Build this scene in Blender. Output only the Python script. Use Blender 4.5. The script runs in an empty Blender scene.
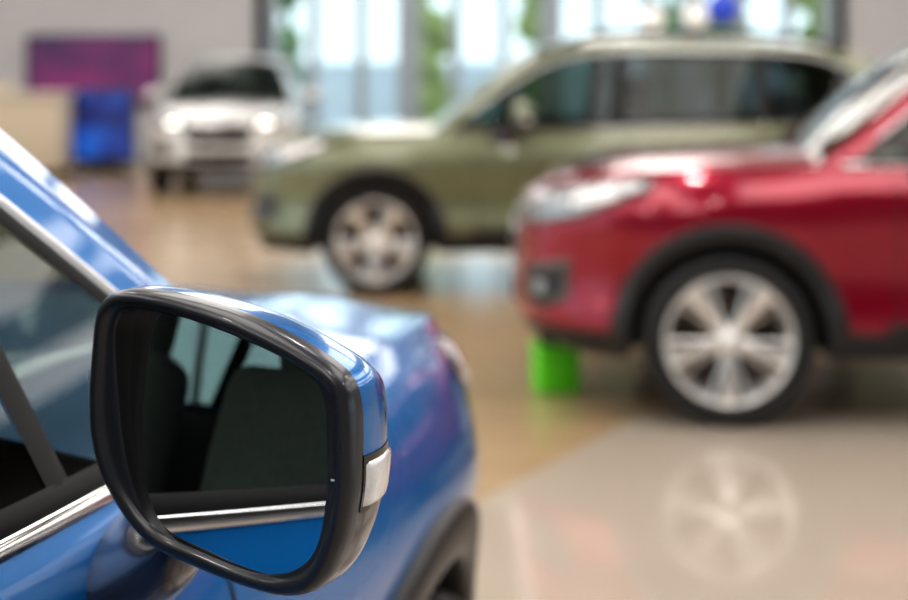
import bpy, bmesh, math, random
import numpy as np
from mathutils import Vector, Matrix
random.seed(4)
scene = bpy.context.scene
scene.view_settings.view_transform = 'Standard'
try: scene.view_settings.look = 'Medium High Contrast'
except Exception as ex: print('look', ex)

# ------------------------------------------------------------------ helpers
def link(o, parent=None):
    scene.collection.objects.link(o)
    if parent: o.parent = parent
    return o

def obj(name, verts, faces, mats, parent=None, midx=None, smooth=True, merge=0):
    me = bpy.data.meshes.new(name)
    me.from_pydata([tuple(map(float, v)) for v in verts], [], faces)
    if not isinstance(mats, (list, tuple)): mats = [mats]
    for m in mats: me.materials.append(m)
    if midx is not None:
        for p, i in zip(me.polygons, midx): p.material_index = i
    if merge:
        bm = bmesh.new(); bm.from_mesh(me)
        bmesh.ops.remove_doubles(bm, verts=bm.verts, dist=merge)
        bmesh.ops.recalc_face_normals(bm, faces=bm.faces)
        bm.to_mesh(me); bm.free()
    for p in me.polygons: p.use_smooth = smooth
    return link(bpy.data.objects.new(name, me), parent)

def empty(name, loc, yaw):
    e = bpy.data.objects.new(name, None)
    e.location = loc; e.rotation_euler = (0, 0, math.radians(yaw))
    return link(e)

def rbox(name, c, s, bev, mat, parent=None, rot=(0, 0, 0), seg=3):
    bm = bmesh.new()
    bmesh.ops.create_cube(bm, size=1)
    bmesh.ops.scale(bm, vec=s, verts=bm.verts)
    if bev > 0:
        bmesh.ops.bevel(bm, geom=bm.edges[:], offset=bev, segments=seg, affect='EDGES', profile=0.5)
    me = bpy.data.meshes.new(name); bm.to_mesh(me); bm.free()
    me.materials.append(mat)
    for p in me.polygons: p.use_smooth = bev > 0.01
    o = bpy.data.objects.new(name, me)
    o.location = c; o.rotation_euler = rot
    return link(o, parent)

def grid(R, C, wrap=False):
    f = []
    for i in range(R - 1):
        for j in range(C if wrap else C - 1):
            k = (j + 1) % C
            f.append((i * C + j, i * C + k, (i + 1) * C + k, (i + 1) * C + j))
    return f

def lathe(prof, seg, cx, cy, cz, sy=1):
    v = []
    for r, y in prof:
        for k in range(seg):
            a = 2 * math.pi * k / seg
            v.append((cx + r * math.cos(a), cy + sy * y, cz + r * math.sin(a)))
    return v, grid(len(prof), seg, True)

def pchip(pts):
    pts = sorted(pts)
    x = np.array([p[0] for p in pts], float); y = np.array([p[1] for p in pts], float)
    h = np.diff(x); d = np.diff(y) / h
    m = np.zeros(len(x))
    for i in range(1, len(x) - 1):
        if d[i - 1] * d[i] > 0:
            w1 = 2 * h[i] + h[i - 1]; w2 = h[i] + 2 * h[i - 1]
            m[i] = (w1 + w2) / (w1 / d[i - 1] + w2 / d[i])
    m[0] = d[0]; m[-1] = d[-1]
    def f(q):
        q = min(max(q, x[0]), x[-1])
        i = min(max(int(np.searchsorted(x, q)) - 1, 0), len(h) - 1)
        t = (q - x[i]) / h[i]
        return float((2*t**3 - 3*t**2 + 1) * y[i] + (t**3 - 2*t**2 + t) * h[i] * m[i]
                     + (-2*t**3 + 3*t**2) * y[i+1] + (t**3 - t**2) * h[i] * m[i+1])
    return f

def catmull(P, per, closed=False):
    P = [np.array(p, float) for p in P]
    out = []; n = len(P)
    for i in range(n if closed else n - 1):
        if closed: a, b, c, d = P[i-1], P[i], P[(i+1) % n], P[(i+2) % n]
        else:
            b, c = P[i], P[i+1]
            a = P[i-1] if i > 0 else 2*b - c
            d = P[i+2] if i + 2 < n else 2*c - b
        for k in range(per):
            t = k / per
            out.append(0.5 * ((2*b) + (c-a)*t + (2*a-5*b+4*c-d)*t*t + (-a+3*b-3*c+d)*t**3))
    if not closed: out.append(P[-1])
    return np.array(out)

def sstep(x, a, b):
    t = min(max((x - a) / (b - a), 0), 1); return t*t*(3-2*t)

# ------------------------------------------------------------------ materials
def pr(name, col, rough=0.5, metal=0.0, coat=0.0, noise=0.0, nscale=30, emis=0, bump=0, ecol=None, spec=None):
    m = bpy.data.materials.new(name); m.use_nodes = True
    nt = m.node_tree; b = nt.nodes['Principled BSDF']
    b.inputs['Base Color'].default_value = (*col, 1)
    b.inputs['Roughness'].default_value = rough
    b.inputs['Metallic'].default_value = metal
    b.inputs['Coat Weight'].default_value = coat
    b.inputs['Coat Roughness'].default_value = 0.03
    if spec is not None: b.inputs['Specular IOR Level'].default_value = spec
    if noise or bump:
        tc = nt.nodes.new('ShaderNodeTexCoord')
        n = nt.nodes.new('ShaderNodeTexNoise'); n.inputs['Scale'].default_value = nscale
        nt.links.new(tc.outputs['Object'], n.inputs['Vector'])
        if noise:
            mx = nt.nodes.new('ShaderNodeMix'); mx.data_type = 'RGBA'
            mx.inputs['A'].default_value = (*[c*(1-noise) for c in col], 1)
            mx.inputs['B'].default_value = (*[min(1, c*(1+noise)) for c in col], 1)
            nt.links.new(n.outputs['Fac'], mx.inputs['Factor'])
            nt.links.new(mx.outputs['Result'], b.inputs['Base Color'])
        if bump:
            bp = nt.nodes.new('ShaderNodeBump'); bp.inputs['Strength'].default_value = bump
            bp.inputs['Distance'].default_value = 0.002
            nt.links.new(n.outputs['Fac'], bp.inputs['Height'])
            nt.links.new(bp.outputs['Normal'], b.inputs['Normal'])
    if emis:
        b.inputs['Emission Color'].default_value = (*(ecol or col), 1)
        b.inputs['Emission Strength'].default_value = emis
    return m

def glassmat(name, tint, refl=0.025):
    m = bpy.data.materials.new(name); m.use_nodes = True
    nt = m.node_tree; nt.nodes.clear()
    o = nt.nodes.new('ShaderNodeOutputMaterial'); mix = nt.nodes.new('ShaderNodeMixShader')
    t = nt.nodes.new('ShaderNodeBsdfTransparent'); t.inputs[0].default_value = (*tint, 1)
    g = nt.nodes.new('ShaderNodeBsdfGlossy'); g.inputs['Roughness'].default_value = 0.0
    g.inputs[0].default_value = (1, 1, 1, 1)
    lw = nt.nodes.new('ShaderNodeLayerWeight'); lw.inputs['Blend'].default_value = 0.5
    p = nt.nodes.new('ShaderNodeMath'); p.operation = 'POWER'; p.inputs[1].default_value = 5
    q = nt.nodes.new('ShaderNodeMath'); q.operation = 'MULTIPLY_ADD'
    q.inputs[1].default_value = 0.8; q.inputs[2].default_value = refl
    nt.links.new(lw.outputs['Facing'], p.inputs[0]); nt.links.new(p.outputs[0], q.inputs[0])
    nt.links.new(q.outputs[0], mix.inputs[0]); nt.links.new(t.outputs[0], mix.inputs[1])
    nt.links.new(g.outputs[0], mix.inputs[2]); nt.links.new(mix.outputs[0], o.inputs[0])
    return m

M = dict(
    clad=pr('black_plastic', (0.016, 0.016, 0.018), 0.42, bump=0.05, nscale=400),
    rim=pr('mirror_rim_plastic', (0.030, 0.032, 0.040), 0.28, coat=0.3, bump=0.03, nscale=600),
    black=pr('gloss_black', (0.006, 0.006, 0.007), 0.12, coat=0.5),
    sblack=pr('satin_black', (0.006, 0.006, 0.007), 0.45, noise=0.1),
    lower=pr('mirror_base_grey', (0.06, 0.054, 0.064), 0.22, 0.3, coat=0.4, noise=0.05),
    mblack=pr('matte_black', (0.01, 0.01, 0.011), 0.7, noise=0.2),
    rubber=pr('tyre_rubber', (0.013, 0.013, 0.014), 0.6, noise=0.2, nscale=60),
    silver=pr('machined_alloy', (0.88, 0.86, 0.84), 0.2, 0.65, noise=0.04),
    grey=pr('grey_alloy', (0.13, 0.11, 0.10), 0.3, 0.8, noise=0.1),
    chrome=pr('chrome', (0.85, 0.85, 0.86), 0.06, 1.0, noise=0.02),
    satin=pr('satin_chrome', (0.80, 0.81, 0.83), 0.25, 0.6, noise=0.02),
    lamp=pr('headlamp_lens', (0.34, 0.35, 0.37), 0.08, 0.6, coat=1.0, noise=0.5, nscale=14),
    lampw=pr('signal_lens', (0.88, 0.88, 0.90), 0.12, 0.1, coat=1.0, noise=0.12, nscale=220),
    led=pr('daytime_running_led', (1, .98, .93), 0.2, emis=4, ecol=(1, .96, .88)),
    red=pr('tail_lens', (0.35, 0.01, 0.01), 0.1, 0, coat=1.0, noise=0.1),
    cloth=pr('seat_fabric', (0.21, 0.212, 0.225), 0.75, noise=0.3, nscale=80, bump=0.3),
    trim=pr('interior_trim', (0.05, 0.05, 0.055), 0.5, noise=0.15, bump=0.2, nscale=200),
    lining=pr('roof_lining', (0.45, 0.45, 0.45), 0.9, noise=0.05),
    mirror=pr('mirror_glass', (0.90, 0.92, 0.94), 0.0, 1.0),
    glass=glassmat('car_glass', (0.41, 0.47, 0.43)),
    glassd=glassmat('privacy_glass', (0.36, 0.40, 0.40), 0.025),
)
def paint(name, col, metal=0.45, rough=0.33):
    return pr(name, col, rough, metal, coat=1.0, noise=0.10, nscale=1400)

# ------------------------------------------------------------------ SUV body definition (metres, front axle at x=0)
plan = catmull([(0.90, 0), (0.892, 0.26), (0.855, 0.48), (0.76, 0.66), (0.60, 0.78), (0.40, 0.85), (0.15, 0.885), (-0.25, 0.895),
                (-1.3, 0.905), (-2.6, 0.90), (-3.1, 0.875), (-3.4, 0.82), (-3.58, 0.70), (-3.67, 0.48), (-3.69, 0.2), (-3.69, 0)], 24)
seg = np.linalg.norm(np.diff(plan, axis=0), axis=1)
S_ = np.concatenate([[0], np.cumsum(seg)]); LEN = S_[-1]
zt = pchip([(0.93, 0.94), (0.8, 0.97), (0.6, 1.005), (0.3, 1.032), (-0.3, 1.05), (-0.9, 1.056), (-1.5, 1.072), (-2.6, 1.10), (-3.3, 1.13), (-3.7, 1.13)])
zb = pchip([(0.93, 0.29), (0.5, 0.26), (-0.5, 0.27), (-2.4, 0.27), (-3.2, 0.32), (-3.7, 0.36)])
pside = pchip([(0, .09), (.06, .05), (.12, .02), (.2, .012), (.4, .038), (.6, .018), (.72, 0), (.8, .006), (.9, .028), (1, .07)])
pfront = pchip([(0, .10), (.08, .04), (.18, .005), (.3, 0), (.5, .005), (.7, .012), (.85, .03), (.94, .06), (1, .12)])
prear = pchip([(0, .08), (.1, .01), (.35, 0), (.5, .03), (.7, .04), (.9, .05), (1, .09)])
def surf(s, z, off=0.0, sd=1):
    s = min(max(s, 0), LEN)
    x = float(np.interp(s, S_, plan[:, 0])); y = float(np.interp(s, S_, plan[:, 1]))
    e = 0.02
    x1 = float(np.interp(s-e, S_, plan[:, 0])); y1 = float(np.interp(s-e, S_, plan[:, 1]))
    x2 = float(np.interp(s+e, S_, plan[:, 0])); y2 = float(np.interp(s+e, S_, plan[:, 1]))
    tx, ty = x2-x1, y2-y1; l = math.hypot(tx, ty) or 1
    nx, ny = -ty/l, tx/l
    if s < e: nx, ny = 1, 0
    if s > LEN-e: nx, ny = -1, 0
    if nx*(x+1.3) + ny*y < 0: nx, ny = -nx, -ny
    a, b = zb(x), zt(x)
    t = min(max((z-a)/(b-a), 0), 1)
    wf = sstep(x, .48, .85); wr = sstep(-x, 3.2, 3.6)
    ins = pside(t)*(1-wf)*(1-wr) + pfront(t)*wf + prear(t)*wr
    for wx in (0, -2.67):
        d = math.hypot(x-wx, z-.35)
        if d < .75: ins -= 0.022*(1-sstep(d, .42, .75))
    o = off - ins
    return np.array([x+nx*o, sd*(y+ny*o), z])
side_mask = (plan[:, 0] < 0.77) & (plan[:, 0] > -3.6)
def s_of_x(x): return float(np.interp(-x, -plan[side_mask, 0], S_[side_mask]))

NC = 230; NR = 27
cols = np.linspace(0, LEN, NC)
band = []
for i in range(NR):
    t = i/(NR-1)
    for s in cols:
        x = float(np.interp(s, S_, plan[:, 0]))
        band.append(surf(s, zb(x)+t*(zt(x)-zb(x))))
band = np.array(band).reshape(NR, NC, 3)
top = band[-1]
crown = pchip([(0.85, 0), (0.78, 0.0), (.74, .012), (.62, .025), (.4, .036), (.0, .048), (-.7, .062)])
sm = (top[:, 0] < 0.66) & (top[:, 0] > -3.55)
def yb(x): return float(np.interp(-x, -top[sm, 0], top[sm, 1]))
zc = pchip([(-.34, 1.075), (-.5, 1.215), (-.75, 1.415), (-.9, 1.518), (-1.15, 1.632), (-1.4, 1.675), (-1.8, 1.69), (-2.4, 1.678), (-2.9, 1.645),
            (-3.2, 1.59), (-3.34, 1.49), (-3.44, 1.33), (-3.53, 1.13)])
drop = pchip([(-.3, .05), (-1.0, .05), (-1.5, .045), (-3.0, .05), (-3.5, .06)])
pw = pchip([(-.3, .09), (-.9, .10), (-1.3, .075), (-2.8, .055), (-3.1, .10), (-3.5, .12)])
KT = 0.42
def ghy(x, z): return yb(x) - KT*(z-zt(x)) - 0.10*max(0, z-zt(x)-.3)**1.5
def ze_(x): return max(zc(x)-drop(x), zt(x))
def zlo_(x): return zt(x)+.022
def zhi_(x): return max(ze_(x)-pw(x), min(zlo_(x), ze_(x)))

def both(fn):
    for sd, nm in ((1, 'left'), (-1, 'right')): fn(sd, nm)

def build_suv(name, loc, yaw, pm, rhd=True, lit=False):
    E = empty(name, loc, yaw)
    V = []; F = []; MI = []
    for sd in (1, -1):
        b0 = len(V)
        for p in band.reshape(-1, 3): V.append((p[0], sd*p[1], p[2]))
        for i in range(NR-1):
            for j in range(NC-1):
                c = (band[i, j]+band[i+1, j+1])/2
                if abs(c[1]) > .55 and min(math.hypot(c[0], c[2]-.35), math.hypot(c[0]+2.67, c[2]-.35)) < .43: continue
                q = (b0+i*NC+j, b0+i*NC+j+1, b0+(i+1)*NC+j+1, b0+(i+1)*NC+j)
                F.append(q)
                lim = .16 if c[0] > -3.2 else .28
                MI.append(1 if (i+.5)/(NR-1) < lim else 0)
        for rng in ([j for j in range(NC) if top[j, 0] > -.72], [j for j in range(NC) if top[j, 0] < -3.1]):
            b1 = len(V); HR = 15
            for r in range(HR):
                for j in rng:
                    x, y, z = top[j]; yy = y*(1-r/(HR-1)); f = (yy/y) if y > 1e-4 else 0
                    zz = z
                    if x > -1: zz = z + crown(x)*(1-abs(f)**2.2) + 0.010*sstep(.8-x, 0, .3)*math.exp(-((yy-.56)/.07)**2)
                    V.append((x, sd*yy, zz))
            for q in grid(HR, len(rng)):
                F.append(tuple(b1+k for k in q)); MI.append(0)
    obj('body_panels', V, F, [pm, M['clad']], E, MI, True, 0)
    # --- greenhouse
    xs = np.arange(-.34, -3.5301, -.0335)
    if xs[-1] > -3.529: xs = np.append(xs, -3.53)
    fr = [1, .97, .93, .86, .72, .55, .35, .18, 0]
    PV, PF, GV, GF, DV, DF = [], [], [], [], [], []
    for sd in (1, -1):
        rows = []
        for x in xs:
            a, lo, hi, e, c = zt(x), zlo_(x), zhi_(x), ze_(x), zc(x)
            lo = min(lo, e)
            zs = [a, lo] + [lo+(hi-lo)*k/6 for k in range(1, 7)] + [hi+(e-hi)*.5, e]
            col = [(x, sd*ghy(x, z), z) for z in zs]
            ye = ghy(x, e); c2 = max(c, zt(x)+.0)
            for f in fr[1:]:
                col.append((x, sd*ye*f, e+(c2-e)*(1-f**2.6)))
            rows.append(col)
        R = len(rows); C = len(rows[0])
        bp, bg, bd = len(PV), len(GV), len(DV)
        for col in rows: PV += col; GV += col; DV += col
        for i in range(R-1):
            xm = (xs[i]+xs[i+1])/2
            for j in range(C-1):
                q = [i*C+j, i*C+j+1, (i+1)*C+j+1, (i+1)*C+j]
                p = [np.array(rows[k//C][k % C]) for k in q]
                if np.linalg.norm(np.cross(p[2]-p[0], p[3]-p[1])) < 1e-6: continue
                if 1 <= j <= 6 and xm > -3.12:
                    if xm > -1.58: GF.append([bg+k for k in q])
                    else: DF.append([bd+k for k in q])
                elif j >= 10 and xm > -1.10: GF.append([bg+k for k in q])
                elif j >= 11 and -3.45 < xm < -3.26: DF.append([bd+k for k in q])
                else: PF.append([bp+k for k in q])
    obj('roof_and_pillars', PV, PF, pm, E, None, True, 1e-5)
    obj('front_glass', GV, GF, M['glass'], E, None, True, 1e-5)
    obj('rear_glass', DV, DF, M['glassd'], E, None, True, 1e-5)
    def gstrip(nm, pts, mat, off):
        V = []; F = []
        for sd in (1, -1):
            b = len(V)
            for p, q in pts:
                for k, (x, z) in enumerate((p, ((p[0]+q[0])/2, (p[1]+q[1])/2), q)):
                    V.append((x, sd*(ghy(x, z)+(off if k == 1 else off*.35)), z))
            F += [tuple(b+k for k in f) for f in grid(len(pts), 3)]
        obj(nm, V, F, mat, E)
    X = np.arange(-.46, -3.14, -.03)
    gstrip('belt_trim', [((x, zt(x)-.003), (x, zt(x)+.011)) for x in X], M['chrome'], .010)
    gstrip('window_seal', [((x, zt(x)+.010), (x, zt(x)+.03)) for x in X], M['mblack'], .007)
    X2 = [x for x in np.arange(-.60, -3.12, -.03)]
    gstrip('window_top_trim', [((x, zhi_(x)-.003), (x, zhi_(x)+.013)) for x in X2], M['satin'], .006)
    gstrip('window_top_seal', [((x, max(zhi_(x)-.024, zlo_(x))), (x, zhi_(x)-.002)) for x in X2], M['mblack'], .005)
    def pillar(nm, x0, x1, w, w2):
        pts = []
        for k in range(9):
            t = k/8; x = x0+(x1-x0)*t; z = zlo_(x0)+(zhi_(x1)-zlo_(x0))*t; ww = w+(w2-w)*t
            pts.append(((x-ww/2, z), (x+ww/2, z)))
        gstrip(nm, pts, M['mblack'], .004)
    pillar('quarter_divider', -.87, -.94, .035, .03)
    pillar('b_pillar', -1.56, -1.60, .12, .10)
    pillar('c_pillar', -2.50, -2.54, .09, .08)
    for wx, wn in ((0, 'front'), (-2.67, 'rear')):
        def arch(sd, nm):
            V = []; rr = [(.385, -.10), (.392, .004), (.40, .018), (.43, .020), (.462, .018), (.474, .010), (.478, -.004)]
            aa = [a for a in np.radians(np.arange(-9, 189.1, 3))]
            for r, off in rr:
                for a in aa:
                    x = wx+r*math.cos(a); z = .35+r*math.sin(a)
                    p = surf(s_of_x(x), max(z, zb(x)+.02), off, sd); V.append((x, p[1], z))
            obj('arch_cladding_%s_%s' % (wn, nm), V, grid(len(rr), len(aa)), M['clad'], E)
            V = []; aa2 = np.radians(np.arange(-12, 192.1, 6))
            for r, y in ((.40, .86), (.42, .80), (.42, .56), (.02, .55)):
                for a in aa2: V.append((wx+r*math.cos(a), sd*y, .35+r*math.sin(a)))
            obj('wheel_well_%s_%s' % (wn, nm), V, grid(4, len(aa2)), M['mblack'], E)
            cy = sd*.785
            v, f = lathe([(.232, -.1), (.26, -.112), (.31, -.115), (.34, -.1), (.349, -.08), (.35, 0), (.349, .08), (.343, .1), (.333, .111), (.31, .117), (.28, .113), (.262, .104), (.257, .098)], 64, wx, cy, .35, sd)
            obj('tyre_%s_%s' % (wn, nm), v, f, M['rubber'], E)
            v, f = lathe([(.262, .104), (.260, .111), (.254, .112), (.248, .105), (.238, .085), (.222, .04), (.215, -.09)], 64, wx, cy, .35, sd)
            obj('rim_%s_%s' % (wn, nm), v, f, M['silver'], E)
            v, f = lathe([(.22, -.03), (.165, -.03), (.16, .0), (.06, .0), (.06, .03), (.0, .03)], 48, wx, cy, .35, sd)
            obj('brake_%s_%s' % (wn, nm), v, f, M['grey'], E)
            V = []; F = []; MI = []
            sh = [(.015, .022), (.05, .029), (.09, .036), (.13, .048), (.17, .062), (.21, .076), (.248, .088)]
            for k in range(5):
                A = math.radians(-90+72*k)
                ca, sa = math.cos(A), math.sin(A)
                b = len(V)
                for (r, h) in sh:
                    yf = .070+.03*math.sin(min(1, r/.24)*math.pi*.5)
                    for (t, y) in ((-h, yf-.035), (-h, yf-.006), (-h+.006, yf), (0, yf+.003), (h-.006, yf), (h, yf-.006), (h, yf-.035)):
                        V.append((wx+ca*r-sa*t, cy+sd*y, .35+sa*r+ca*t))
                g = grid(len(sh), 7)
                F += [tuple(b+q for q in f2) for f2 in g]
                MI += [1 if (i % 6) in (0, 5) else 0 for i in range(len(g))]
                for sgn in (-1, 1):
                    b = len(V)
                    for (r, c0, h) in ((.09, .015, .002), (.13, .027, .008), (.18, .041, .014), (.232, .053, .018)):
                        yf = .070+.03*math.sin(min(1, r/.24)*math.pi*.5)+.0035
                        for t in (sgn*(c0-h), sgn*(c0+h)): V.append((wx+ca*r-sa*t, cy+sd*yf, .35+sa*r+ca*t))
                    g = grid(4, 2); F += [tuple(b+q for q in f2) for f2 in g]; MI += [1]*len(g)
            v, f = lathe([(.05, .06), (.05, .088), (.043, .092), (.03, .09), (.028, .096), (.0, .097)], 32, wx, cy, .35, sd)
            b = len(V); V += v; F += [tuple(b+q for q in f2) for f2 in f]; MI += [0]*len(f)
            obj('alloy_spokes_%s_%s' % (wn, nm), V, F, [M['silver'], M['grey']], E, MI)
        both(arch)
    rbox('underbody', (-1.33, 0, .31), (4.2, 1.1, .1), .02, M['mblack'], E)
    rbox('sill_pan', (-1.33, 0, .31), (1.75, 1.62, .07), .02, M['mblack'], E)
    def patch(nm, s0, s1, lo, hi, off, mat, n=18, m=7, sides=(1, -1)):
        V = []; F = []
        us = [0, .03] + [k/n for k in range(1, n)] + [.97, 1]; vs = [0, .08] + [k/m for k in range(1, m)] + [.92, 1]
        for sd in sides:
            b = len(V)
            for v in vs:
                for u in us:
                    a, c = lo(u), hi(u)
                    e = 0 if (u in (0, 1) or v in (0, 1)) else 1
                    V.append(surf(s0+(s1-s0)*u, a+(c-a)*v, off*e-(.002 if not e else 0), sd))
            F += [tuple(b+k for k in f) for f in grid(len(vs), len(us))]
        return obj(nm, V, F, mat, E)
    L = lambda *p: (lambda u: float(np.interp(u, [q[0] for q in p], [q[1] for q in p])))
    sA, sB = .43, s_of_x(.32)
    hl_lo = L((0, .815), (.25, .79), (.6, .835), (1, .96)); hl_hi = L((0, .88), (.3, .94), (.7, .983), (1, 1.003))
    patch('headlamp_base', sA-.02, sB+.02, lambda u: hl_lo(u)-.012, lambda u: hl_hi(u)+.006, .004, M['black'])
    patch('headlamp', sA, sB, hl_lo, hl_hi, .010, M['lamp'])
    patch('headlamp_led', sB-.34, sB-.03, L((0, .87), (.5, .90), (1, .962)), L((0, .93), (.5, .972), (1, .993)), .014, M['lampw'])
    if lit: patch('running_light', sA+.05, sA+.2, L((0, .83), (1, .83)), L((0, .87), (1, .875)), .016, M['led'], 8, 4)
    patch('grille', 0, .41, L((0, .58), (.7, .59), (1, .66)), L((0, .835), (.8, .84), (1, .81)), .006, M['black'])
    for k in range(4):
        z0 = .63+.05*k
        patch('grille_bar_%d' % k, 0, .37, L((0, z0), (1, z0)), L((0, z0+.012), (1, z0+.012)), .014, M['grey'], 8, 3)
    patch('grille_wing', 0, .40, L((0, .72), (1, .745)), L((0, .745), (1, .77)), .020, M['chrome'], 10, 3)
    patch('grille_surround', 0, .40, L((0, .834), (1, .836)), L((0, .848), (1, .85)), .014, M['chrome'], 10, 3)
    patch('fog_bezel', .56, .84, L((0, .46), (.5, .43), (1, .49)), L((0, .62), (.5, .64), (1, .66)), .008, M['grey'])
    patch('fog_recess', .59, .80, L((0, .48), (.5, .46), (1, .51)), L((0, .60), (.5, .61), (1, .63)), .012, M['clad'])
    patch('fog_lamp', .65, .72, L((0, .50), (1, .50)), L((0, .56), (1, .56)), .018, M['lamp'], 8, 5)
    patch('lower_intake', 0, .40, L((0, .40), (1, .42)), L((0, .53), (1, .52)), .004, M['mblack'])
    sT = s_of_x(-3.25)
    patch('tail_lamp', sT, sT+.5, L((0, .90), (1, .86)), L((0, 1.0), (.3, 1.03), (1, 1.03)), .010, M['red'])
    for nm, x0, za, zb2 in (('shut_line_front_door', -.66, .36, 1.045), ('shut_line_rear_door', -1.62, .36, 1.06), ('shut_line_tail', -2.62, .74, 1.09)):
        s0 = s_of_x(x0)
        patch(nm, s0, s0+.006, L((0, za), (1, za)), L((0, zb2), (1, zb2)), .0015, M['mblack'], 2, 16)
    for nm, x0 in (('door_handle_front', -1.38), ('door_handle_rear', -2.38)):
        s0 = s_of_x(x0)
        patch(nm, s0, s0+.20, L((0, .925), (1, .93)), L((0, .955), (1, .96)), .03, pm, 8, 4)
    patch('door_moulding', s_of_x(-.62), s_of_x(-2.1), L((0, .385), (1, .385)), L((0, .43), (1, .43)), .012, M['clad'], 30, 3)
    def rail(sd, nm):
        V = []; xs2 = np.linspace(-1.25, -3.1, 40)
        for k, x in enumerate(xs2):
            t = k/39; h = .045*min(1, 8*t, 8*(1-t)); y = ghy(x, ze_(x))-.04; z = ze_(x)+.02
            for a in range(8):
                A = a*math.pi/4
                V.append((x, sd*(y+.02*math.cos(A)), z+h+.018*math.sin(A)))
        obj('roof_rail_'+nm, V, grid(40, 8, True), M['sblack'], E)
    both(rail)
    # --- interior
    V = []; F = []
    for sd in (1, -1):
        b = len(V); X3 = np.arange(-.55, -3.3, -.05)
        for z_, o_ in ((.34, .10), (.7, .075), (.9, .07), (1.0, .065), (None, .02), (None, -.01)):
            for x in X3:
                z = z_ if z_ else zt(x)+(-.004 if o_ > 0 else .012)
                V.append((x, sd*((yb(x)+.06 if z_ else yb(x))-o_-(.045 if z_ else .0)), z))
        F += [tuple(b+k for k in f) for f in grid(6, len(X3))]
    obj('door_cards', V, F, M['trim'], E)
    V = []; X4 = np.arange(-1.14, -3.2, -.06); Y4 = np.linspace(-1, 1, 13)
    for x in X4:
        for f in Y4:
            V.append((x, f*(ghy(x, ze_(x))-.02), zc(x)-.028-(zc(x)-ze_(x))*abs(f)**2.6))
    obj('headliner', V, grid(len(X4), 13), M['lining'], E)
    rbox('cabin_floor', (-1.9, 0, .36), (2.9, 1.5, .04), 0, M['mblack'], E)
    rbox('dashboard', (-.74, 0, .86), (.50, 1.48, .30), .07, M['trim'], E)
    rbox('instrument_hood', (-.90, -.37 if rhd else .37, 1.02), (.20, .36, .07), .03, M['trim'], E)
    rbox('centre_screen', (-.99, 0, 1.0), (.03, .26, .16), .01, M['black'], E)
    rbox('centre_console', (-1.35, 0, .56), (.8, .24, .36), .05, M['trim'], E)
    for y, n in ((-.38, 'right'), (.38, 'left')):
        rbox('front_seat_base_'+n, (-1.36, y, .60), (.52, .52, .18), .07, M['cloth'], E, (0, math.radians(-6), 0))
        rbox('front_seat_back_'+n, (-1.70, y, .92), (.16, .50, .66), .065, M['cloth'], E, (0, math.radians(-14), 0))
        rbox('front_headrest_'+n, (-1.80, y, 1.31), (.10, .27, .18), .045, M['cloth'], E, (0, math.radians(-8), 0))
        rbox('headrest_post_'+n, (-1.78, y, 1.22), (.015, .14, .10), .004, M['satin'], E)
        rbox('rear_headrest_'+n, (-2.84, y, 1.22), (.09, .26, .15), .04, M['cloth'], E)
    rbox('rear_seat_base', (-2.45, 0, .62), (.50, 1.30, .17), .07, M['cloth'], E)
    rbox('rear_seat_back', (-2.76, 0, .90), (.15, 1.28, .56), .06, M['cloth'], E, (0, math.radians(-14), 0))
    V = []; yw = -.37 if rhd else .37
    rot = Matrix.Rotation(math.radians(-25), 3, 'Y')
    for a in range(40):
        A = a*math.pi/20
        for b_ in range(8):
            B = b_*math.pi/4; r = .185+.015*math.cos(B)
            p = rot @ Vector((.015*math.sin(B), r*math.cos(A), r*math.sin(A)))
            V.append((-1.14+p.x, yw+p.y, 1.01+p.z))
    F = []
    for a in range(40):
        for b_ in range(8):
            F.append((a*8+b_, a*8+(b_+1) % 8, ((a+1) % 40)*8+(b_+1) % 8, ((a+1) % 40)*8+b_))
    obj('steering_wheel', V, F, M['trim'], E)
    rbox('steering_hub', (-1.135, yw, 1.005), (.05, .13, .11), .02, M['trim'], E, (0, math.radians(-25), 0))
    rbox('steering_spokes', (-1.135, yw, 1.005), (.02, .36, .035), .008, M['satin'], E, (0, math.radians(-25), 0))
    rbox('steering_column', (-1.03, yw, .95), (.22, .07, .07), .02, M['trim'], E, (0, math.radians(25), 0))
    rbox('rear_view_mirror', (-1.0, 0, 1.40), (.03, .24, .07), .012, M['black'], E)
    # --- door mirrors
    outer = [(-.1368, .0186), (-.1338, .0566), (-.1289, .0871), (-.1172, .100), (-.0953, .1044), (-.0534, .1019), (0, .0925), (.0490, .0766), (.0840, .0590),
             (.0950, .0396), (.0965, .0009), (.0950, -.0266), (.0875, -.0583), (.0725, -.0863), (.0500, -.0992), (.0176, -.101), (-.0352, -.0933), (-.0811, -.081), (-.1144, -.0519), (-.1319, -.0189)]
    inner = [(-.1120, .060), (-.1090, .0820), (-.0970, .0905), (-.0430, .0870), (.0150, .0755), (.0520, .0635), (.0705, .0450), (.0750, .0185), (.0750, -.0228),
             (.0680, -.0600), (.0520, -.0790), (.0240, -.0885), (-.0235, -.0875), (-.0665, -.0740), (-.0910, -.049), (-.1050, -.0061)]
    cu, cv = -.020, 0.0
    NT = 160
    def radial(P):
        c = catmull(P, 12, True); a = np.arctan2(c[:, 1]-cv, c[:, 0]-cu); r = np.hypot(c[:, 0]-cu, c[:, 1]-cv)
        o = np.argsort(a); a = a[o]; r = r[o]
        a = np.concatenate([a-2*math.pi, a, a+2*math.pi]); r = np.tile(r, 3)
        return lambda A: float(np.interp(A, a, r))
    ro, ri = radial(outer), radial(inner)
    TH = [-math.pi+2*math.pi*k/NT for k in range(NT)]
    m0 = np.array((-.985, -1.031, 1.156)); U = np.array((-.224, -.974, 0)); W = np.array((.974, -.224, 0)); Zv = np.array((0, 0, 1.))
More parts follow.
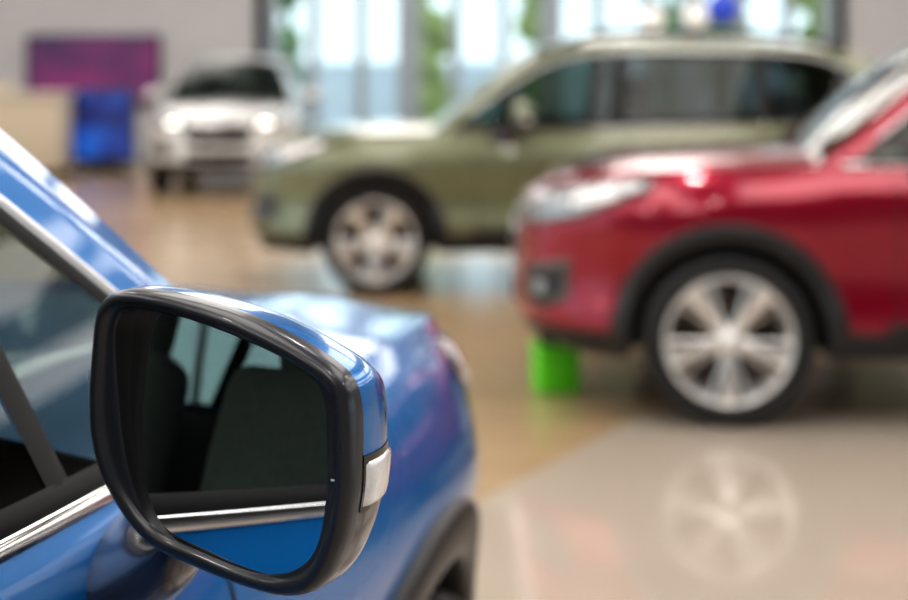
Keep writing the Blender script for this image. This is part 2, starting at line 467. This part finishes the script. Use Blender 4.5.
    def mir(sd, nm):
        def P(u, v, w):
            p = m0+U*u+Zv*v+W*w
            return (p[0], p[1]*(1 if sd == -1 else -1), p[2])
        def PR(A, r, w): return P(cu+r*math.cos(A), cv+r*math.sin(A), w)
        V = []
        prof = [(0.0, .012), (0.0005, .004), (-.0005, -.002), (-.003, -.006), (-.007, -.0085), (-.011, -.0075), (-.0135, -.0045)]
        for o, w in prof:
            for A in TH: V.append(PR(A, ro(A)+o, w))
        n1 = len(prof)
        for t, w in ((.10, -.003), (.5, -.003), (.9, -.003), (1.0, -.002), (1.01, .008), (1.03, .026)):
            for A in TH:
                a = ro(A)-.0145; V.append(PR(A, a+(ri(A)-a)*t, w))
        g = grid(n1+6, NT, True); mi = [1 if i//NT >= n1+3 else 0 for i in range(len(g))]
        obj('side_mirror_rim_'+nm, V, g, [M['rim'], M['sblack']], E, mi)
        def sh(A, d, ex=0.0):
            dep = .011+.092*math.sin(d*math.pi/2)
            k = max(0, math.cos(d*math.pi/2))**.60
            k *= 1+.012*math.sin(min(d*3, 1)*math.pi)
            r = ro(A)*k+ex
            return P(cu+.012*(1-k)+r*math.cos(A), cv-.01*(1-k)+r*math.sin(A), dep)
        V = []; D = [i/20 for i in range(21)]
        for d in D:
            for A in TH: V.append(sh(A, d))
        g = grid(21, NT, True)
        mi = []
        for f in g:
            zz = sum(V[k][2] for k in f)/4-m0[2]
            mi.append(1 if zz < -.036 else 0)
        obj('side_mirror_shell_'+nm, V, g, [pm, M['lower']], E, mi)
        V = []; aa = np.radians(np.linspace(-17.5, -1.5, 14)); dd = np.linspace(.0, .42, 10)
        for i, d in enumerate(dd):
            for j, A in enumerate(aa):
                e = -.001 if i in (0, 9) or j in (0, 13) else .0035
                V.append(sh(A, d, e))
        obj('side_mirror_indicator_'+nm, V, grid(10, 14), M['lampw'], E)
        V = []; aa = np.radians(np.linspace(-19.0, 0.5, 14)); dd = np.linspace(-.02, .46, 10)
        for i, d in enumerate(dd):
            for j, A in enumerate(aa): V.append(sh(A, max(d, 0), .0008))
        obj('side_mirror_indicator_frame_'+nm, V, grid(10, 14), M['black'], E)
        V = []; K = 16; tp = math.tan(math.radians(6.2)); ty = 0.0
        for i in range(K+1):
            for A in TH:
                r = ri(A)*1.012*i/K; u = cu+r*math.cos(A); v = cv+r*math.sin(A)
                V.append(P(u, v, .0070+tp*v+ty*u+.22*(u*u+v*v)))
        obj('side_mirror_glass_'+nm, V, grid(K+1, NT, True), M['mirror'], E, None, True, 1e-6)
        V = [P(.0845, -.014, -.0062), P(.0862, -.014, -.0062), P(.0862, -.030, -.0062), P(.0845, -.030, -.0062), P(.081, -.0125, -.0062), P(.0862, -.0125, -.0062), P(.0862, -.014, -.0062), P(.081, -.014, -.0062)]
        obj('side_mirror_mark_'+nm, V, [(0, 1, 2, 3), (4, 5, 6, 7)], M['lampw'], E, None, False)
        path = [((-.79, -.825, .985), .11, .060), ((-.81, -.860, 1.0), .095, .052), ((-.84, -.895, 1.020), .078, .046), ((-.868, -.925, 1.040), .062, .041), ((-.89, -.950, 1.062), .050, .034), ((-.90, -.965, 1.09), .038, .028)]
        V = []
        pc = catmull([p[0] for p in path], 5); aw = catmull([(p[1], p[2]) for p in path], 5)
        for c, (a_, b_) in zip(pc, aw):
            for k in range(24):
                A = k*math.pi/12
                V.append((c[0]+a_*math.cos(A)*.95, (c[1]+.25*b_*math.sin(A))*(1 if sd == -1 else -1), c[2]+b_*math.sin(A)*.8+a_*math.cos(A)*.15))
        obj('side_mirror_arm_'+nm, V, grid(len(pc), 24, True), M['lower'], E)
    both(mir)
    return E

P_blue = paint('blue_paint', (0.0, 0.18, 0.56), .35, .26)
P_red = paint('red_paint', (0.29, 0.0, 0.022), .5, .22)
P_green = paint('sage_green_paint', (0.175, 0.19, 0.110), .35, .30)
P_white = paint('white_paint', (0.72, 0.72, 0.72), .0, .35)
build_suv('blue_suv', (-.894, 2.298, 0), 75, P_blue)
build_suv('red_suv', (1.175, 6.96, 0), 175.5, P_red)
build_suv('green_suv', (-.506, 10.62, 0), 180, P_green)
build_suv('white_suv', (-2.82, 18.7, 0), 273, P_white, lit=True)

# ------------------------------------------------------------------ room
def floor_material():
    m = bpy.data.materials.new('showroom_floor'); m.use_nodes = True
    nt = m.node_tree; b = nt.nodes['Principled BSDF']; N = nt.nodes.new; Lk = nt.links.new
    g = N('ShaderNodeNewGeometry'); sp = N('ShaderNodeSeparateXYZ'); Lk(g.outputs['Position'], sp.inputs[0])
    def math_(op, a, b_):
        n = N('ShaderNodeMath'); n.operation = op
        for i, v in enumerate((a, b_)):
            if isinstance(v, (int, float)): n.inputs[i].default_value = v
            else: Lk(v, n.inputs[i])
        return n.outputs[0]
    l = math_('ADD', math_('MULTIPLY', sp.outputs[0], .879), math_('MULTIPLY', sp.outputs[1], -.478))
    mask = math_('MULTIPLY', math_('GREATER_THAN', l, -2.337), math_('LESS_THAN', sp.outputs[1], 6.35))
    br = N('ShaderNodeTexBrick'); br.inputs['Scale'].default_value = 1
    br.inputs['Color1'].default_value = (.47, .335, .20, 1); br.inputs['Color2'].default_value = (.40, .28, .165, 1)
    br.inputs['Mortar'].default_value = (.25, .17, .1, 1); br.inputs['Mortar Size'].default_value = .004
    br.inputs['Brick Width'].default_value = 1.2; br.inputs['Row Height'].default_value = .2
    Lk(g.outputs['Position'], br.inputs['Vector'])
    no = N('ShaderNodeTexNoise'); no.inputs['Scale'].default_value = 2.5; Lk(g.outputs['Position'], no.inputs['Vector'])
    tile = N('ShaderNodeMix'); tile.data_type = 'RGBA'; tile.inputs['A'].default_value = (.44, .375, .31, 1); tile.inputs['B'].default_value = (.49, .42, .35, 1)
    Lk(no.outputs['Fac'], tile.inputs['Factor'])
    mx = N('ShaderNodeMix'); mx.data_type = 'RGBA'; Lk(mask, mx.inputs['Factor']); Lk(br.outputs['Color'], mx.inputs['A']); Lk(tile.outputs['Result'], mx.inputs['B'])
    Lk(mx.outputs['Result'], b.inputs['Base Color'])
    Lk(math_('SUBTRACT', .20, math_('MULTIPLY', mask, .16)), b.inputs['Roughness'])
    b.inputs['Specular IOR Level'].default_value = 1.0
    return m
MW = pr('wall_paint', (.50, .50, .52), .7, noise=.04, nscale=3)
MWd = pr('wall_paint_grey', (.38, .38, .39), .7, noise=.04, nscale=3)
MC = pr('ceiling_paint', (.20, .20, .21), .8, noise=.03, nscale=3)
MF = pr('window_frame_metal', (.34, .40, .46), .4, .2, noise=.06)
def box(name, x0, x1, y0, y1, z0, z1, mat, parent=None):
    return rbox(name, ((x0+x1)/2, (y0+y1)/2, (z0+z1)/2), (x1-x0, y1-y0, z1-z0), 0, mat, parent)
XL, XR, YF, YB, H = -12, 14, -8, 25, 4.8
box('floor', XL, XR, YF, YB, -.1, 0, floor_material())
box('ceiling', XL, XR, YF, YB, H, H+.1, MC)
box('wall_back', XL, -3.1, YB, YB+.15, 0, H, MW)
box('wall_back_right', 6.3, XR, YB, YB+.15, 0, H, MW)
box('wall_front', XL, XR, YF-.15, YF, 0, H, MWd)
MG = glassmat('window_glass', (.93, .97, .97), .05)
def glazing(name, p0, p1, n, z0=.0, z1=H, big=3, bw=.42, sw=.14):
    E = empty(name, (0, 0, 0), 0)
    p0 = Vector(p0); p1 = Vector(p1); d = p1-p0; L_ = d.length; ang = math.atan2(d.y, d.x)
    for k in range(n+1):
        c = p0+d*k/n; w = bw if k % big == 0 else sw
        rbox('mullion_%d' % k, (c.x, c.y, (z0+z1)/2), (w, .16, z1-z0), 0, MF, E, (0, 0, ang))
    c = (p0+p1)/2
    for k, (z, h) in enumerate(((z0+.06, .12), (3.1, .10), (z1-.1, .2))):
        rbox('transom_%d' % k, (c.x, c.y, z), (L_, .12, h), 0, MF, E, (0, 0, ang))
    rbox('pane', (c.x, c.y, (z0+z1)/2), (L_, .012, z1-z0-.02), 0, MG, E, (0, 0, ang))
glazing('window_1', (-3.1, YB+.08, 0), (6.3, YB+.08, 0), 12, big=3, bw=.38, sw=.17)
glazing('window_2', (XL-.08, -7.9, 0), (XL-.08, 12, 0), 10)
box('wall_left', XL-.15, XL, 12, YB, 0, H, MW)
box('wall_right', XR, XR+.15, 4, YB, 0, H, MWd)
glazing('added_fill_window', (XR+.08, -7.9, 0), (XR+.08, 4, 0), 6, z1=3.2)  # unseen glazing, added to brighten the blue flank from the right
box('wall_right_header', XR, XR+.15, YF, 4, 3.2, H, MWd)
box('baseboard_back', XL, -3.3, YB-.02, YB, 0, .12, MF)
ML = pr('light_panel', (1, .98, .95), .5, emis=3.2, ecol=(1, .97, .935))
MS = pr('added_sparkle_glow', (1, .98, .95), .5, emis=130, ecol=(1, .97, .93))  # glow of the added sparkle lamps
k = 0; ks = 0
for x in (-10, -7, -4, -1, 2, 5, 8, 11):
    for y in (-2, 2, 6, 10, 14, 18, 22):
        if y == -2 and x >= 2: continue
        rbox('ceiling_light' if k == 0 else 'ceiling_light.%03d' % k, (x, y, H-.03), (1.5, 3.0, .05), 0, ML)
        k += 1
for x in (-8.5, -5.5, -2.5, .5, 3.5, 6.5):  # unseen small lamps, added to put bright highlights on the car paint
    for y in (0, 4):
        E = empty('added_sparkle_light' if ks == 0 else 'added_sparkle_light.%03d' % ks, (x, y, H), 0)
        v, f = lathe([(.0, 0), (.14, 0), (.14, -.06), (.12, -.06)], 16, 0, 0, 0)
        obj('housing', [(p[0], p[2], p[1]) for p in v], f, M['clad'], E, None, False)
        v, f = lathe([(.0, -.055), (.12, -.055)], 16, 0, 0, 0)
        obj('lamp', [(p[0], p[2], p[1]) for p in v], f, MS, E, None, False)
        ks += 1
def screen_mat(name, c1, c2, c3, st, sc):
    m = bpy.data.materials.new(name); m.use_nodes = True; nt = m.node_tree; b = nt.nodes['Principled BSDF']
    tc = nt.nodes.new('ShaderNodeTexCoord'); n = nt.nodes.new('ShaderNodeTexNoise'); n.inputs['Scale'].default_value = sc
    r = nt.nodes.new('ShaderNodeValToRGB'); r.color_ramp.elements[0].color = (*c1, 1); r.color_ramp.elements[1].color = (*c3, 1)
    r.color_ramp.elements[0].position = .35; r.color_ramp.elements[1].position = .65
    e = r.color_ramp.elements.new(.5); e.color = (*c2, 1)
    nt.links.new(tc.outputs['Object'], n.inputs['Vector']); nt.links.new(n.outputs['Fac'], r.inputs[0])
    nt.links.new(r.outputs[0], b.inputs['Emission Color']); b.inputs['Emission Strength'].default_value = st
    b.inputs['Base Color'].default_value = (.02, .02, .02, 1); b.inputs['Roughness'].default_value = .35
    return m
E = empty('wall_screen', (-5.93, YB-.08, 1.50), 0)
rbox('frame', (0, 0, 0), (2.20, .10, 1.16), .01, M['black'], E)
rbox('display', (0, -.055, 0), (2.10, .01, 1.06), 0, screen_mat('magenta_screen', (.05, .01, .07), (.13, .015, .10), (.22, .012, .12), 1.0, .9), E)
E = empty('display_kiosk', (-5.1, 22, 0), 0)
rbox('foot', (0, 0, .04), (.9, .5, .08), .01, M['black'], E)
rbox('post', (0, .02, .3), (.5, .1, .5), .01, M['black'], E)
rbox('frame', (0, 0, .68), (.94, .12, 1.12), .02, M['black'], E)
rbox('display', (0, -.062, .70), (.87, .01, .98), 0, screen_mat('blue_screen', (.003, .005, .04), (.005, .025, .20), (.006, .10, .45), 1.0, 1.8), E)
MCr = pr('counter_cream', (.60, .53, .42), .5, noise=.05)
E = empty('reception_counter', (-6.7, 21.3, 0), 0)
rbox('plinth', (0, .03, .05), (2.4, .6, .1), 0, M['clad'], E)
rbox('front_panel', (0, 0, .62), (2.5, .7, 1.04), .02, MCr, E)
rbox('worktop', (0, -.02, 1.16), (2.6, .8, .05), .01, pr('counter_top', (.7, .66, .6), .3, noise=.04), E)
rbox('raised_shelf', (-.3, .15, 1.24), (1.5, .3, .12), .01, MCr, E)
def pendant(nm, x, y, z, r, mat):
    E = empty(nm, (x, y, z), 0)
    bm = bmesh.new(); bmesh.ops.create_uvsphere(bm, u_segments=24, v_segments=14, radius=r); me = bpy.data.meshes.new('globe'); bm.to_mesh(me); bm.free()
    me.materials.append(mat)
    for p in me.polygons: p.use_smooth = True
    link(bpy.data.objects.new('globe', me), E)
    rbox('cord', (0, 0, (H-z+r)/2), (.015, .015, H-z-r), 0, M['clad'], E)
    rbox('cap', (0, 0, r), (.08, .08, .06), .01, M['clad'], E)
MGl = pr('opal_globe', (.9, .89, .87), .4, emis=.3)
pendant('pendant_lamp', 2.75, 21, 2.2, .17, MGl)
pendant('pendant_lamp.001', 3.35, 21, 2.25, .17, MGl)
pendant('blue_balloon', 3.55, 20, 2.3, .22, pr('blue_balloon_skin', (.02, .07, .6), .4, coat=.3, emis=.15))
E = empty('green_storage_box', (.46, 6.85, 0), 8)
MGb = pr('green_plastic', (.14, .75, .02), .45, noise=.05)
rbox('box_body', (0, 0, .095), (.19, .19, .19), .012, MGb, E)
rbox('box_lid', (0, 0, .195), (.205, .205, .025), .008, MGb, E)
rbox('lid_handle', (0, 0, .215), (.07, .02, .02), .006, MGb, E)
# ------------------------------------------------------------------ outdoors
ML1 = pr('foliage', (.16, .25, .12), .7, noise=.5, nscale=3)
ML2 = pr('foliage_yellow', (.36, .42, .16), .7, noise=.4, nscale=3)
MT = pr('bark', (.12, .09, .06), .8, noise=.3)
box('outdoor_ground', -25, 40, -20, 60, -.3, -.15, pr('paving', (.45, .45, .43), .8, noise=.1, nscale=1))
def tree(nm, x, y, h, mat):
    bm = bmesh.new()
    bmesh.ops.create_cone(bm, cap_ends=True, segments=10, radius1=.12, radius2=.06, depth=h, matrix=Matrix.Translation((0, 0, h/2)))
    nt_ = len(bm.faces)
    for k in range(16):
        r = random.uniform(.22, .38)
        mt = Matrix.Translation((random.uniform(-.28, .28), random.uniform(-.3, .3), h*.2+random.uniform(0, h*.85)))
        ret = bmesh.ops.create_icosphere(bm, subdivisions=2, radius=r, matrix=mt)
        for v in ret['verts']: v.co += Vector([random.uniform(-.06, .06) for _ in range(3)])
    me = bpy.data.meshes.new(nm); bm.to_mesh(me); bm.free()
    me.materials.append(MT); me.materials.append(mat)
    for i, p in enumerate(me.polygons): p.material_index = 0 if i < nt_ else 1
    o = bpy.data.objects.new(nm, me); o.location = (x, y, -.15); link(o)
for i, (x, y, h) in enumerate(((-3.3, 30, 3.6), (-.55, 30, 3.8), (1.7, 30.5, 3.6), (4.3, 30, 3.8), (5.5, 30.5, 3.5), (7.2, 30, 3.2))):
    tree('tree' if i == 0 else 'tree.%03d' % i, x, y, h, ML1 if i in (0, 3) else ML2)
box('neighbour_building', -14, 30, 44, 50, -.15, 1.8, pr('pale_render', (.55, .60, .66), .8, noise=.05))

w = bpy.data.worlds.new('sky'); scene.world = w; w.use_nodes = True
nt = w.node_tree; bg = nt.nodes['Background']
bg.inputs[0].default_value = (.80, .93, 1.0, 1); bg.inputs[1].default_value = 1.7

cam = bpy.data.cameras.new('camera'); co = bpy.data.objects.new('camera', cam); link(co)
co.location = (0, 0, 1.42); co.rotation_euler = (math.radians(90), 0, 0)
cam.sensor_width = 36; cam.lens = 60; cam.shift_y = -225/908
cam.clip_start = .02; cam.clip_end = 300
cam.dof.use_dof = True; cam.dof.focus_distance = 1.06; cam.dof.aperture_fstop = 3.7
scene.camera = co
